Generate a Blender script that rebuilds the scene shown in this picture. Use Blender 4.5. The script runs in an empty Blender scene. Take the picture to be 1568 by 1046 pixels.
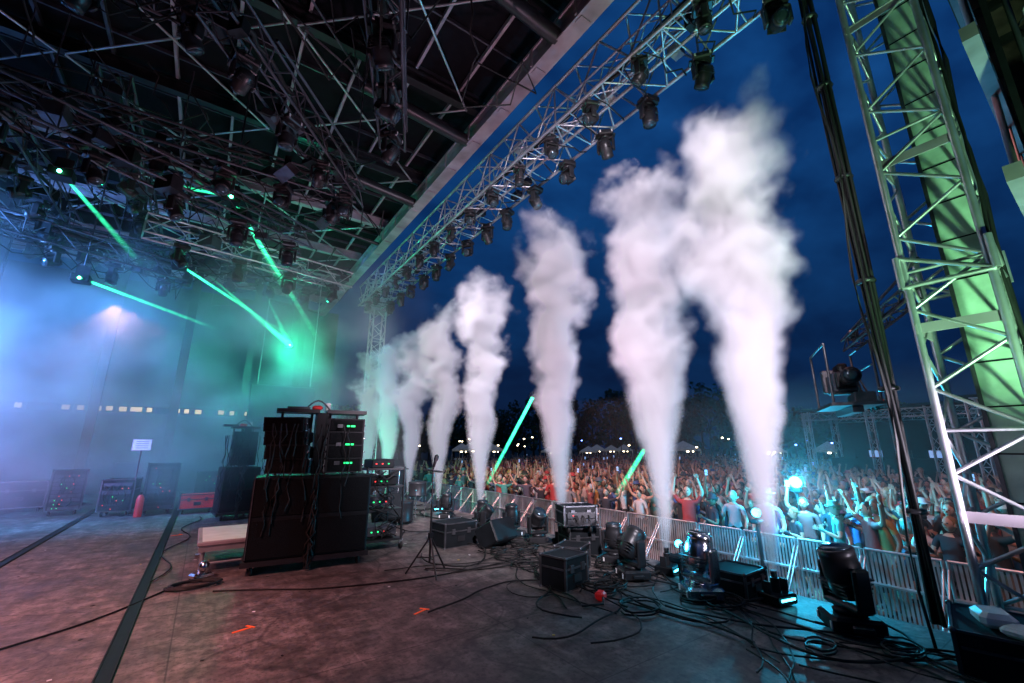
import bpy, math, random
from mathutils import Vector, Matrix
random.seed(7)
R=random.random
def U(a,b): return a+(b-a)*random.random()
sc=bpy.context.scene
sc.view_settings.view_transform='Standard'; sc.view_settings.look='None'; sc.view_settings.exposure=0
col=sc.collection
# ---------------- materials
def newmat(name):
    m=bpy.data.materials.new(name); m.use_nodes=True
    return m,m.node_tree.nodes,m.node_tree.links,m.node_tree.nodes['Principled BSDF']
def mat(name,c,rough=.6,metal=0,var=.25,scale=6,emit=None,es=0,bump=0,spec=.5):
    m,N,L,b=newmat(name)
    b.inputs['Roughness'].default_value=rough; b.inputs['Metallic'].default_value=metal; b.inputs['Specular IOR Level'].default_value=spec
    tc=N.new('ShaderNodeTexCoord'); n=N.new('ShaderNodeTexNoise'); n.inputs['Scale'].default_value=scale; n.inputs['Detail'].default_value=3
    L.new(tc.outputs['Object'],n.inputs['Vector'])
    r=N.new('ShaderNodeValToRGB'); r.color_ramp.elements[0].position=.3; r.color_ramp.elements[1].position=.7
    r.color_ramp.elements[0].color=[x*(1-var) for x in c]+[1]; r.color_ramp.elements[1].color=[min(1,x*(1+var)) for x in c]+[1]
    L.new(n.outputs['Fac'],r.inputs['Fac']); L.new(r.outputs['Color'],b.inputs['Base Color'])
    if emit:
        b.inputs['Emission Color'].default_value=(*emit,1); b.inputs['Emission Strength'].default_value=es
    if bump:
        bp=N.new('ShaderNodeBump'); bp.inputs['Strength'].default_value=bump; bp.inputs['Distance'].default_value=.02
        L.new(n.outputs['Fac'],bp.inputs['Height']); L.new(bp.outputs['Normal'],b.inputs['Normal'])
    return m
M={}
M['black']=mat('black_paint',(.007,.009,.011),.55,spec=.2)
M['drape']=mat('black_drape',(.008,.008,.01),.9,spec=.1)
M['blackmetal']=mat('black_metal',(.022,.022,.025),.38,.3)
M['grille']=mat('speaker_grille',(.004,.005,.006),.8,var=.5,scale=90,bump=.3,spec=.12)
M['alu']=mat('truss_aluminium',(.5,.5,.52),.38,.75,var=.3,scale=3)
M['darkalu']=mat('dark_truss',(.07,.07,.085),.45,.5,scale=3)
M['edge']=mat('case_edging',(.10,.10,.11),.4,.7,var=.3,scale=9)
M['steel']=mat('painted_steel',(.30,.26,.29),.6,.1,var=.35,scale=2,bump=.1)
M['roof']=mat('roof_sheet',(.006,.006,.008),.8,spec=.1)
M['rubber']=mat('rubber',(.013,.013,.013),.6,spec=.3)
M['white']=mat('white_plastic',(.7,.7,.7),.5,var=.1)
M['red']=mat('red_case',(.6,.02,.02),.5,emit=(1,.02,.02),es=.08)
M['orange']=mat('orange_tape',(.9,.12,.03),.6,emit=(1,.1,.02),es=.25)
M['yellow']=mat('yellow_label',(.7,.45,.05),.5)
M['chrome']=mat('chrome',(.7,.72,.75),.18,1,var=.1)
M['glass']=mat('lens_glass',(.05,.08,.1),.05,.6)
M['ledg']=mat('green_led',(0,.3,0),.5,emit=(.02,1,.25),es=2.5)
M['lasl']=mat('laser_aperture',(0,.3,0),.5,emit=(.1,1,.45),es=25)
M['ledr']=mat('red_led',(.3,0,0),.5,emit=(1,.05,.05),es=3)
M['ledc']=mat('cyan_led',(0,.3,.3),.5,emit=(.06,.7,1),es=14)
M['warm']=mat('warm_light',(.5,.4,.2),.5,emit=(1,.66,.28),es=1.6)
M['cool']=mat('cool_light',(.3,.4,.5),.5,emit=(.3,.5,1),es=.7)
M['canvas']=mat('tent_canvas',(.5,.5,.5),.8,emit=(.8,.75,.5),es=.05)
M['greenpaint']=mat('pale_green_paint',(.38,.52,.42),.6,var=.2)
M['brown']=mat('brown_roofing',(.06,.035,.03),.7,bump=.3)
M['leaf']=mat('dark_foliage',(.05,.08,.04),.9,var=.5,scale=.3)
M['bark']=mat('bark',(.08,.06,.045),.9)
def randmat(name,cols,rough=.8,mulv=1.,addv=0.):
    m,N,L,b=newmat(name);b.inputs['Roughness'].default_value=rough
    oi=N.new('ShaderNodeObjectInfo')
    a=N.new('ShaderNodeMath');a.operation='MULTIPLY_ADD';a.inputs[1].default_value=mulv;a.inputs[2].default_value=addv;L.new(oi.outputs['Random'],a.inputs[0])
    f=N.new('ShaderNodeMath');f.operation='FRACT';L.new(a.outputs[0],f.inputs[0])
    r=N.new('ShaderNodeValToRGB');r.color_ramp.interpolation='CONSTANT';E=r.color_ramp.elements
    n=len(cols)
    E[0].position=0;E[0].color=(*cols[0],1);E[1].position=(n-1)/n;E[1].color=(*cols[-1],1)
    for i in range(1,n-1):
        e=E.new(i/n);e.color=(*cols[i],1)
    L.new(f.outputs[0],r.inputs['Fac']);L.new(r.outputs['Color'],b.inputs['Base Color']);M[name]=m
randmat('shirt',[(.5,.5,.5),(.03,.03,.04),(.35,.04,.04),(.04,.07,.2),(.03,.03,.03),(.02,.02,.02),(.3,.16,.04),(.06,.2,.18),(.25,.12,.2),(.15,.15,.16),(.05,.05,.05),(.45,.32,.25),(.08,.08,.1),(.02,.02,.03),(.2,.05,.05)],mulv=7.3)
randmat('pants',[(.03,.04,.08),(.02,.02,.02),(.2,.17,.13),(.06,.08,.13),(.05,.05,.05),(.3,.3,.3)],mulv=3.7,addv=.2)
randmat('skin',[(.45,.25,.17),(.5,.3,.22),(.36,.19,.12),(.2,.10,.06),(.47,.28,.2)],.55,mulv=11.1)
randmat('hair',[(.03,.02,.012),(.08,.04,.02),(.25,.15,.07),(.01,.01,.01),(.3,.3,.3),(.02,.015,.01)],.7,mulv=5.3,addv=.4)
# ---------------- mesh builder
class MB:
    def __init__(s): s.v=[];s.f=[];s.m=[];s.keys=[];s.sm=[];s.T=Matrix.Identity(4)
    def k(s,key):
        if key not in s.keys: s.keys.append(key)
        return s.keys.index(key)
    def add(s,vs,fs,key,smooth=False):
        o=len(s.v); s.v+= [tuple(s.T@Vector(v)) for v in vs]; i=s.k(key) if isinstance(key,str) else None
        for n,f in enumerate(fs): s.f.append([o+a for a in f]); s.m.append(i if i is not None else s.k(key[n])); s.sm.append(smooth)
    def box(s,c,d,key='black',rz=0,rx=0,ry=0,ch=0):
        Mx=Matrix.Translation(c)@Matrix.Rotation(rz,4,'Z')@Matrix.Rotation(ry,4,'Y')@Matrix.Rotation(rx,4,'X')
        x,y,z=[a/2 for a in d]
        if ch<=0:
            vs=[Mx@Vector((sx*x,sy*y,sz*z)) for sz in(-1,1) for sx,sy in((-1,-1),(1,-1),(1,1),(-1,1))]
            s.add(vs,[(3,2,1,0),(4,5,6,7),(0,1,5,4),(1,2,6,5),(2,3,7,6),(3,0,4,7)],key)
        else:
            o=[(-x+ch,-y),(x-ch,-y),(x,-y+ch),(x,y-ch),(x-ch,y),(-x+ch,y),(-x,y-ch),(-x,-y+ch)]
            i=[(a*(1-ch/x) ,b*(1-ch/y)) for a,b in o]
            rings=[[(a,b,-z) for a,b in i],[(a,b,-z+ch) for a,b in o],[(a,b,z-ch) for a,b in o],[(a,b,z) for a,b in i]]
            vs=[Mx@Vector(p) for r in rings for p in r]; fs=[tuple(range(7,-1,-1)),tuple(range(24,32))]
            for r in range(3):
                for j in range(8): fs.append((r*8+j,r*8+(j+1)%8,(r+1)*8+(j+1)%8,(r+1)*8+j))
            s.add(vs,fs,key)
    def cyl(s,a,b,r,key='alu',seg=6,r2=None,cap=True,smooth=True):
        a=Vector(a);b=Vector(b);d=b-a
        if d.length<1e-6:return
        r2=r if r2 is None else r2
        q=d.to_track_quat('Z','Y').to_matrix()
        vs=[]
        for p,rr in((a,r),(b,r2)):
            for i in range(seg):
                t=2*math.pi*i/seg; vs.append(p+q@Vector((rr*math.cos(t),rr*math.sin(t),0)))
        fs=[(i,(i+1)%seg,seg+(i+1)%seg,seg+i) for i in range(seg)]
        s.add(vs,fs,key,smooth)
        if cap: s.add(vs,[tuple(range(seg-1,-1,-1)),tuple(range(seg,2*seg))],key)
    def tube(s,pts,r,key='rubber',seg=5):
        pts=[Vector(p) for p in pts];vs=[];fs=[]
        for i,p in enumerate(pts):
            d=(pts[min(i+1,len(pts)-1)]-pts[max(i-1,0)]).normalized()
            q=d.to_track_quat('Z','Y').to_matrix() if abs(d.z)>.9 else None
            if q is None:
                sd=d.cross(Vector((0,0,1))).normalized();up=sd.cross(d)
            else: sd=q@Vector((1,0,0));up=q@Vector((0,1,0))
            for j in range(seg):
                t=2*math.pi*j/seg;vs.append(p+sd*r*math.cos(t)+up*r*math.sin(t))
        for i in range(len(pts)-1):
            for j in range(seg): fs.append((i*seg+j,i*seg+(j+1)%seg,(i+1)*seg+(j+1)%seg,(i+1)*seg+j))
        s.add(vs,fs,key,True)
    def lathe(s,prof,o,ax,key,seg=16,sc=(1,1)):
        q=Vector(ax).to_track_quat('Z','Y').to_matrix();o=Vector(o);vs=[]
        for r,t in prof:
            for i in range(seg):
                a=2*math.pi*i/seg; vs.append(o+q@Vector((sc[0]*r*math.cos(a),sc[1]*r*math.sin(a),t)))
        fs=[]
        for j in range(len(prof)-1):
            for i in range(seg): fs.append((j*seg+i,j*seg+(i+1)%seg,(j+1)*seg+(i+1)%seg,(j+1)*seg+i))
        fs.append(tuple(range(seg-1,-1,-1)));fs.append(tuple(range((len(prof)-1)*seg,len(prof)*seg)))
        s.add(vs,fs,key,True)
    def ell(s,c,r,key,seg=12,rings=8,fn=None):
        vs=[];fs=[]
        for j in range(rings+1):
            ph=math.pi*j/rings
            for i in range(seg):
                a=2*math.pi*i/seg
                p=Vector((math.sin(ph)*math.cos(a),math.sin(ph)*math.sin(a),math.cos(ph)))
                if fn:p=fn(p)
                vs.append((c[0]+p[0]*r[0],c[1]+p[1]*r[1],c[2]+p[2]*r[2]))
        for j in range(rings):
            for i in range(seg): fs.append((j*seg+i,(j+1)*seg+i,(j+1)*seg+(i+1)%seg,j*seg+(i+1)%seg))
        s.add(vs,fs,key,True)
    def truss(s,p0,p1,w,h,bay=.5,rc=.025,rd=.012,key='alu',seg=6,dg=None):
        p0=Vector(p0);p1=Vector(p1);d=(p1-p0);Ln=d.length;d.normalize()
        up=Vector((0,0,1)) if abs(d.z)<.9 else Vector((1,0,0))
        sd=d.cross(up).normalized(); up=sd.cross(d).normalized()
        C=[sd*(a*w/2)+up*(b*h/2) for a,b in((-1,-1),(1,-1),(1,1),(-1,1))]
        for c in C: s.cyl(p0+c,p1+c,rc,key,seg)
        n=max(1,round(Ln/bay));dk=dg or key
        for i in range(n):
            a=p0+d*(Ln*i/n);b=p0+d*(Ln*(i+1)/n)
            for j in range(4):
                c0=C[j];c1=C[(j+1)%4]
                if i%2: c0,c1=c1,c0
                s.cyl(a+c0,b+c1,rd,dk,4,cap=False)
                if i%4==0: s.cyl(a+C[j],a+C[(j+1)%4],rd,dk,4,cap=False)
    def mesh(s,name):
        me=bpy.data.meshes.new(name); me.from_pydata(s.v,[],s.f)
        for k in s.keys: me.materials.append(M[k])
        me.polygons.foreach_set('material_index',s.m); me.polygons.foreach_set('use_smooth',s.sm); me.update(); return me
    def obj(s,name,loc=(0,0,0),rot=(0,0,0)):
        o=bpy.data.objects.new(name,s.mesh(name)); o.location=loc;o.rotation_euler=rot; col.objects.link(o); return o
def inst(name,me,loc,rot=(0,0,0),sc_=1,parent=None):
    o=bpy.data.objects.new(name,me);o.location=loc;o.rotation_euler=rot
    o.scale=(sc_,)*3 if not isinstance(sc_,tuple) else sc_
    if parent:o.parent=parent
    col.objects.link(o);return o
# ---------------- camera
cam=bpy.data.cameras.new('camera');co=bpy.data.objects.new('camera',cam);col.objects.link(co)
co.location=(0,0,1.55);co.rotation_euler=(math.radians(104),0,math.radians(-35));cam.lens=15;cam.sensor_width=36;cam.clip_end=2000;cam.clip_start=.05
sc.camera=co
# ---------------- world
w=bpy.data.worlds.new('World');sc.world=w;w.use_nodes=True;N=w.node_tree.nodes;L=w.node_tree.links
bg=N['Background'];tc=N.new('ShaderNodeTexCoord')
sky=N.new('ShaderNodeTexSky');sky.sky_type='NISHITA';sky.sun_disc=False;sky.sun_elevation=math.radians(2);sky.sun_rotation=math.radians(200)
mp=N.new('ShaderNodeMapping');mp.inputs['Rotation'].default_value=(0.25,.2,.5);mp.inputs['Scale'].default_value=(1.0,3.5,5);L.new(tc.outputs['Generated'],mp.inputs['Vector'])
nz=N.new('ShaderNodeTexNoise');nz.inputs['Scale'].default_value=2.4;nz.inputs['Detail'].default_value=4;L.new(mp.outputs['Vector'],nz.inputs['Vector'])
cr=N.new('ShaderNodeValToRGB');cr.color_ramp.elements[0].position=.32;cr.color_ramp.elements[0].color=(.002,.024,.11,1);cr.color_ramp.elements[1].position=.75;cr.color_ramp.elements[1].color=(.006,.062,.225,1)
L.new(nz.outputs['Fac'],cr.inputs['Fac'])
sep=N.new('ShaderNodeSeparateXYZ');L.new(tc.outputs['Generated'],sep.inputs[0])
g=N.new('ShaderNodeValToRGB');g.color_ramp.elements[0].position=0;g.color_ramp.elements[0].color=(.25,.25,.27,1);g.color_ramp.elements[1].position=.6;g.color_ramp.elements[1].color=(1,1,1,1)
e=g.color_ramp.elements.new(.15);e.color=(.36,.33,.36,1)
L.new(sep.outputs['Z'],g.inputs['Fac'])
mul=N.new('ShaderNodeMix');mul.data_type='RGBA';mul.blend_type='MULTIPLY';mul.inputs[0].default_value=1
L.new(cr.outputs['Color'],mul.inputs[6]);L.new(g.outputs['Color'],mul.inputs[7])
sk=N.new('ShaderNodeMix');sk.data_type='RGBA';sk.blend_type='ADD';sk.inputs[0].default_value=.001
L.new(mul.outputs[2],sk.inputs[6]);L.new(sky.outputs['Color'],sk.inputs[7])
L.new(sk.outputs[2],bg.inputs['Color']);bg.inputs['Strength'].default_value=1
# ---------------- lights
def spot(name,loc,tgt,energy,color,size=60,blend=.6,rad=.1):
    l=bpy.data.lights.new(name,'SPOT');l.energy=energy;l.color=color;l.spot_size=math.radians(size);l.spot_blend=blend;l.shadow_soft_size=rad
    o=bpy.data.objects.new(name,l);o.location=loc;o.rotation_euler=(Vector(tgt)-Vector(loc)).to_track_quat('-Z','Y').to_euler();col.objects.link(o);return o
def point(name,loc,energy,color,rad=.1):
    l=bpy.data.lights.new(name,'POINT');l.energy=energy;l.color=color;l.shadow_soft_size=rad
    o=bpy.data.objects.new(name,l);o.location=loc;col.objects.link(o);return o
sun=bpy.data.lights.new('sun','SUN');sun.energy=.03;sun.color=(.6,.7,1);sun.angle=math.radians(10)
so=bpy.data.objects.new('sun',sun);so.rotation_euler=(math.radians(70),0,math.radians(200));col.objects.link(so)
spot('stage_wash_light',(-3,3.4,5.1),(-2.0,4.9,0),2500,(1,.40,.39),86,1)
spot('stage_wash_light',(-4,10,5.0),(-2.6,9.0,0),900,(1,.38,.45),95,1)
spot('plume_key_light',(1.0,-.5,5.2),(5,5.4,3.5),5200,(.98,.87,1),68,rad=.3)
spot('plume_key_light',(1.5,6,5.6),(5.1,9.2,3.1),2700,(.98,.87,1),70,rad=.3)
spot('plume_key_light',(4.7,-.5,1),(5.1,8,3.6),1500,(.9,.8,1),54,rad=.2)
spot('green_wash_light',(3,12.6,.6),(5.1,14.8,1.2),1100,(.05,1,.5),90)
spot('blue_wash_light',(-6.5,10,5.2),(-3,16,3.4),11500,(.12,.36,1),110)
spot('violet_wash_light',(-5.5,10.5,.8),(-3.5,15,2.4),1500,(.72,.40,1),80)
spot('audience_light',(5.6,9,6.9),(14,11,-1),2800,(1,.34,.27),105)
spot('audience_light',(5.6,2.0,6.9),(14.0,0,-1),1100,(1,.40,.33),70)
spot('cyan_wash_light',(5.9,4.2,1.4),(14,6,0),800,(.02,.5,1),46)
spot('roof_uplight',(3.0,3,.4),(3.7,9,8),800,(1,.55,.75),90)
spot('roof_uplight',(0,8,3),(1.5,9,9),70,(.8,.7,1),150)
spot('tower_uplight',(4.1,-.6,.6),(5.6,.62,4.2),1100,(.42,1,.5),62,.8)
spot('wing_work_light',(-2,12,4.5),(-1.5,15,0),120,(1,.5,.5),130)
# ---------------- volumes
def volmat(name): 
    m=bpy.data.materials.new(name);m.use_nodes=True;N=m.node_tree.nodes;L=m.node_tree.links;N.clear()
    o=N.new('ShaderNodeOutputMaterial');v=N.new('ShaderNodeVolumePrincipled');L.new(v.outputs[0],o.inputs['Volume']);return m,N,L,v
def mth(N,L,op,a,b=None,c=None,clamp=False):
    n=N.new('ShaderNodeMath');n.operation=op;n.use_clamp=clamp
    for i,x in enumerate((a,b,c)):
        if x is None:continue
        if isinstance(x,(int,float)):n.inputs[i].default_value=x
        else:L.new(x,n.inputs[i])
    return n.outputs[0]
def ramp(N,L,src,pts,interp='LINEAR'):
    r=N.new('ShaderNodeValToRGB');r.color_ramp.interpolation=interp;E=r.color_ramp.elements
    E[0].position=pts[0][0];E[0].color=(pts[0][1],)*3+(1,);E[1].position=pts[-1][0];E[1].color=(pts[-1][1],)*3+(1,)
    for p,v in pts[1:-1]:
        e=E.new(p);e.color=(v,)*3+(1,)
    L.new(src,r.inputs['Fac']);return r.outputs['Color']
m,N,L,v=volmat('co2_plume');M['plume']=m
tc=N.new('ShaderNodeTexCoord');oi=N.new('ShaderNodeObjectInfo')
s0=N.new('ShaderNodeSeparateXYZ');L.new(tc.outputs['Object'],s0.inputs[0])
off=mth(N,L,'MULTIPLY',oi.outputs['Random'],37.)
cmb=N.new('ShaderNodeCombineXYZ');[L.new(off,cmb.inputs[i]) for i in range(3)]
ad=N.new('ShaderNodeVectorMath');L.new(tc.outputs['Object'],ad.inputs[0]);L.new(cmb.outputs[0],ad.inputs[1])
def noisevec(scale,det,amp_sock):
    n=N.new('ShaderNodeTexNoise');n.inputs['Scale'].default_value=scale;n.inputs['Detail'].default_value=det;L.new(ad.outputs[0],n.inputs['Vector'])
    a=N.new('ShaderNodeVectorMath');a.operation='SUBTRACT';L.new(n.outputs['Color'],a.inputs[0]);a.inputs[1].default_value=(.5,.5,.5)
    b=N.new('ShaderNodeVectorMath');b.operation='SCALE';L.new(a.outputs[0],b.inputs[0]);L.new(amp_sock,b.inputs['Scale']);return b.outputs[0]
zn=mth(N,L,'DIVIDE',s0.outputs['Z'],6.0)
a1=ramp(N,L,zn,[(0,0),(.2,.06),(.4,.4),(.65,1),(1,1)])
a1b=mth(N,L,'MULTIPLY',a1,1.1);a2=mth(N,L,'MULTIPLY',a1,1.15)
p1=N.new('ShaderNodeVectorMath');L.new(tc.outputs['Object'],p1.inputs[0]);L.new(noisevec(.9,0,a1b),p1.inputs[1])
p2=N.new('ShaderNodeVectorMath');L.new(p1.outputs[0],p2.inputs[0]);L.new(noisevec(2.4,3,a2),p2.inputs[1])
s1=N.new('ShaderNodeSeparateXYZ');L.new(p2.outputs[0],s1.inputs[0])
rr=mth(N,L,'SQRT',mth(N,L,'ADD',mth(N,L,'MULTIPLY',s1.outputs['X'],s1.outputs['X']),mth(N,L,'MULTIPLY',s1.outputs['Y'],s1.outputs['Y'])))
zr=mth(N,L,'DIVIDE',s1.outputs['Z'],6.0)
Rz=ramp(N,L,zr,[(0,.055),(.15,.18),(.35,.38),(.55,.54),(.72,.64),(.86,.6),(.98,.0001)])
d=mth(N,L,'SUBTRACT',1.,mth(N,L,'DIVIDE',rr,Rz),clamp=True)
d=mth(N,L,'POWER',d,1.6)
dz=ramp(N,L,zn,[(0,1),(.25,.95),(.5,.55),(.75,.24),(.98,.07)])
dens=mth(N,L,'MULTIPLY',mth(N,L,'MULTIPLY',d,dz),26.)
L.new(dens,v.inputs['Density']);v.inputs['Color'].default_value=(.98,.96,.99,1)
L.new(mth(N,L,'MULTIPLY',dens,.09),v.inputs['Emission Strength']);v.inputs['Emission Color'].default_value=(.92,.8,1,1)  # vapour glows by itself, standing in for multiply scattered light
m.cycles.volume_step_rate=.6
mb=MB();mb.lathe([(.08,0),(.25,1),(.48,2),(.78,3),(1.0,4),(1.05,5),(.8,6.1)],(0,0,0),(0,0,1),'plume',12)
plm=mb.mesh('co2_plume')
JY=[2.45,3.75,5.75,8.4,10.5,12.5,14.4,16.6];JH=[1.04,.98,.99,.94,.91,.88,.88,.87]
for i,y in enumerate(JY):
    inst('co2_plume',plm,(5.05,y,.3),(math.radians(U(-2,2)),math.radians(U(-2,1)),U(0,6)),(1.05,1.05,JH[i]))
m,N,L,v=volmat('haze');M['haze']=m
tc=N.new('ShaderNodeTexCoord');n=N.new('ShaderNodeTexNoise');n.inputs['Scale'].default_value=.42;n.inputs['Detail'].default_value=3.5;L.new(tc.outputs['Object'],n.inputs['Vector'])
sz=N.new('ShaderNodeSeparateXYZ');L.new(tc.outputs['Generated'],sz.inputs[0])
hz=mth(N,L,'MULTIPLY',ramp(N,L,n.outputs['Fac'],[(.42,0.012),(.54,.12),(.66,.50)]),ramp(N,L,sz.outputs['Z'],[(0,.35),(.2,1),(.62,1),(.95,0)]))
hz=mth(N,L,'MULTIPLY',hz,ramp(N,L,sz.outputs['X'],[(0,1),(.8,1),(1,.25)]))
hz=mth(N,L,'MULTIPLY',hz,ramp(N,L,sz.outputs['Y'],[(0,0),(.2,1),(1,1)]))
L.new(hz,v.inputs['Density']);v.inputs['Color'].default_value=(.88,.94,1,1)
m.cycles.volume_step_rate=1.3
mb=MB();mb.box((-2.6,14.6,3.6),(13.6,11.6,7.1),'haze');mb.obj('stage_haze')
m,N,L,v=volmat('thin_haze');M['thinhaze']=m;v.inputs['Density'].default_value=.018
mb=MB();mb.box((12,5,.9),(6.5,9,4.0),'thinhaze');mb.obj('audience_haze')
# ---------------- deck material
def deckmat():
    m,N,L,b=newmat('stage_deck');tc=N.new('ShaderNodeTexCoord')
    def noise(s,dt,sc3=None):
        n=N.new('ShaderNodeTexNoise');n.inputs['Scale'].default_value=s;n.inputs['Detail'].default_value=dt;n.inputs['Roughness'].default_value=.65
        if sc3:
            mp=N.new('ShaderNodeMapping');mp.inputs['Scale'].default_value=sc3;L.new(tc.outputs['Object'],mp.inputs['Vector']);L.new(mp.outputs[0],n.inputs['Vector'])
        else:L.new(tc.outputs['Object'],n.inputs['Vector'])
        return n.outputs['Fac']
    a=noise(5,6);c=noise(.6,3);sc1=noise(2,8,(6,.6,1));sp=noise(22,4)
    base=ramp(N,L,a,[(.35,.09),(.5,.16),(.66,.30)])
    base=mth(N,L,'MULTIPLY',base,ramp(N,L,c,[(.3,.6),(.7,1.25)]))
    base=mth(N,L,'MULTIPLY',base,ramp(N,L,sc1,[(.35,.7),(.62,1.0),(.7,1.5)]))
    base=mth(N,L,'MULTIPLY',base,ramp(N,L,sp,[(.38,.55),(.5,1.0),(.66,1.0),(.72,1.7)]))
    vo=N.new('ShaderNodeTexVoronoi');vo.feature='DISTANCE_TO_EDGE';vo.inputs['Scale'].default_value=.7
    nv=N.new('ShaderNodeTexNoise');nv.inputs['Scale'].default_value=.9;L.new(tc.outputs['Object'],nv.inputs['Vector']);va=N.new('ShaderNodeVectorMath');L.new(tc.outputs['Object'],va.inputs[0]);L.new(nv.outputs['Color'],va.inputs[1]);L.new(va.outputs[0],vo.inputs['Vector'])
    base=mth(N,L,'MULTIPLY',base,ramp(N,L,vo.outputs['Distance'],[(0,.55),(.008,.7),(.014,1.),(1,1.)]))
    br=N.new('ShaderNodeTexBrick');br.offset=0;br.inputs['Scale'].default_value=1;br.inputs['Brick Width'].default_value=2.44;br.inputs['Row Height'].default_value=1.22;br.inputs['Mortar Size'].default_value=.006
    br.inputs['Color1'].default_value=(1,1,1,1);br.inputs['Color2'].default_value=(.85,.85,.85,1);br.inputs['Mortar'].default_value=(.4,.4,.4,1);L.new(tc.outputs['Object'],br.inputs['Vector'])
    base=mth(N,L,'MULTIPLY',base,br.outputs['Color'])
    cc=N.new('ShaderNodeMix');cc.data_type='RGBA';cc.blend_type='MULTIPLY';cc.inputs[0].default_value=1;L.new(base,cc.inputs[6]);cc.inputs[7].default_value=(1,.80,.75,1)
    L.new(cc.outputs[2],b.inputs['Base Color']);L.new(ramp(N,L,c,[(.3,.5),(.7,.75)]),b.inputs['Roughness'])
    bp=N.new('ShaderNodeBump');bp.inputs['Strength'].default_value=.35;bp.inputs['Distance'].default_value=.01;L.new(a,bp.inputs['Height']);L.new(bp.outputs[0],b.inputs['Normal']);return m
M['deck']=deckmat()
M['dirt']=mat('dirt_ground',(.11,.065,.04),.9,var=.4,scale=1,bump=.5)
mb=MB();mb.box((0,0,-1.25),(1600,1600,.1),'dirt');mb.obj('ground')
mb=MB();mb.box((-3.5,8.5,-.1),(18,25,.2),'deck');mb.box((-3.5,8.5,-.7),(17.6,24.6,1.0),'drape')
for x in(-.35,-2.05):
    mb.box((x,8,.006),(.11,23.5,.012),'black')
    for k in(-.047,.047): mb.box((x+k,8,.016),(.008,23.5,.008),'rubber')
for c,rz in(((.49,4.82,.004),.3),((1.94,4.33,.004),.4),((-.2,10.4,.004),.2)):
    mb.box(c,(.15,.018,.006),'orange',rz=rz);mb.box((c[0]+.07,c[1]+.05,.0035),(.018,.10,.005),'orange',rz=rz+.3)
for i in range(60):
    mb.box((U(-3,3.5),U(2.5,11),.002),(U(.01,.04),U(.01,.03),.003),random.choice(['white','yellow','steel','rubber','rubber']),rz=U(0,3))
mb.obj('stage_deck')
# ---------------- roof
mb=MB()
mb.box((-3.2,9,8.85),(14.4,27,.06),'roof')
for i in range(15): mb.box((3.3-i*.95,9,8.72),(.05,26.8,.1),'steel' if i<6 else 'darkalu')
for j in range(22):
    y=-3+j*1.2; mb.box((-3.2,y,8.76),(14.2,.03,.08),'darkalu')
for j in range(9):
    y=-2.2+j*2.95
    k='steel' if j>4 else 'blackmetal'
    mb.box((-3.1,y,8.42),(13.9,.16,.05),k);mb.box((-3.1,y,8.66),(13.9,.16,.05),k);mb.box((-3.1,y,8.54),(13.9,.05,.2),k)
    if j<8:
        for x0 in(3.5,0.2,-3.1):
            mb.cyl((x0,y,8.38),(x0-3.2,y+2.95,8.38),.022,'alu',5);mb.cyl((x0-3.2,y,8.35),(x0,y+2.95,8.35),.022,'alu',5)
    mb.cyl((3.75,y+.4,8.0),(1.5,y+.4,8.2),.13 if j<5 else .06,'blackmetal',10)
mb.obj('stage_roof')
mb=MB()
mb.box((3.85,9,8.28),(.28,27,.04),'steel');mb.box((3.85,9,7.9),(.28,27,.04),'steel');mb.box((3.85,9,8.09),(.05,27,.36),'steel')
for j in range(24): mb.box((3.70,-3+j*1.1,8.09),(.02,.04,.34),'steel');mb.box((3.85,-3+j*1.1,7.87),(.2,.14,.02),'steel')
mb.obj('roof_edge_beam')
mb=MB();mb.box((-9.8,9,3.7),(.1,26,7.6),'drape');mb.box((-9.6,21,2),(.1,.1,1),'drape');mb.obj('upstage_curtain')
# ---------------- trusses
mb=MB();mb.truss((4.75,-4,7.5),(4.75,16.9,7.5),.9,.8,.55,.034,.019)
mb.truss((4.45,-4,7.25),(4.45,16.9,7.25),.3,.3,.4,.02,.012)
mb.cyl((4.75,-4,7.1),(4.75,16.9,7.1),.03,'alu',6)
for i in range(38):
    y=-3.5+i*.53; mb.cyl((4.3,y,7.1),(5.2,y+.1,7.1),.014,'alu',4)
    if R()<.8: mb.box((U(4.4,5.1),y,U(7.1,7.5)),(U(.08,.25),U(.1,.3),U(.08,.2)),random.choice(['black','blackmetal','steel','alu']))
    if R()<.7: mb.tube([(4.4+.2*k+U(-.05,.05),y+U(-.1,.1),7.05-.12*math.sin(k*.8)) for k in range(5)],.012)
mb.tube([(4.9+U(-.06,.06),-4+k*.5,7.75+U(-.04,.04)) for k in range(41)],.04)
mb.tube([(4.4+U(-.06,.06),-4+k*.5,7.2+U(-.06,.06)) for k in range(41)],.03)
mb.obj('front_lighting_truss')
def trussobj(p0,p1,w=.4,h=.4,key='darkalu',junk=1.):
    mb=MB();mb.truss(p0,p1,w,h,.4,.022,.011,key)
    p0=Vector(p0);p1=Vector(p1);n=int((p1-p0).length/.4)
    for i in range(n):
        p=p0.lerp(p1,(i+.5)/n)
        if R()<.45*junk: mb.box(p+Vector((U(-.15,.15),U(-.15,.15),U(-.3,.1))),(U(.1,.35),U(.1,.3),U(.08,.25)),random.choice(['black','blackmetal','black','darkalu']),rz=U(0,3))
        if R()<.6*junk: 
            q=p0.lerp(p1,min(1,(i+U(2,4))/n)); mb.tube([p.lerp(q,t/6)+Vector((0,0,-.2-.5*junk*U(.4,1)*math.sin(math.pi*t/6))) for t in range(7)],.01)
    mb.tube([p0.lerp(p1,t/20)+Vector((U(-.05,.05),U(-.05,.05),.2+U(-.04,.04))) for t in range(21)],.035)
    return mb.obj('lighting_truss')
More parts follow.
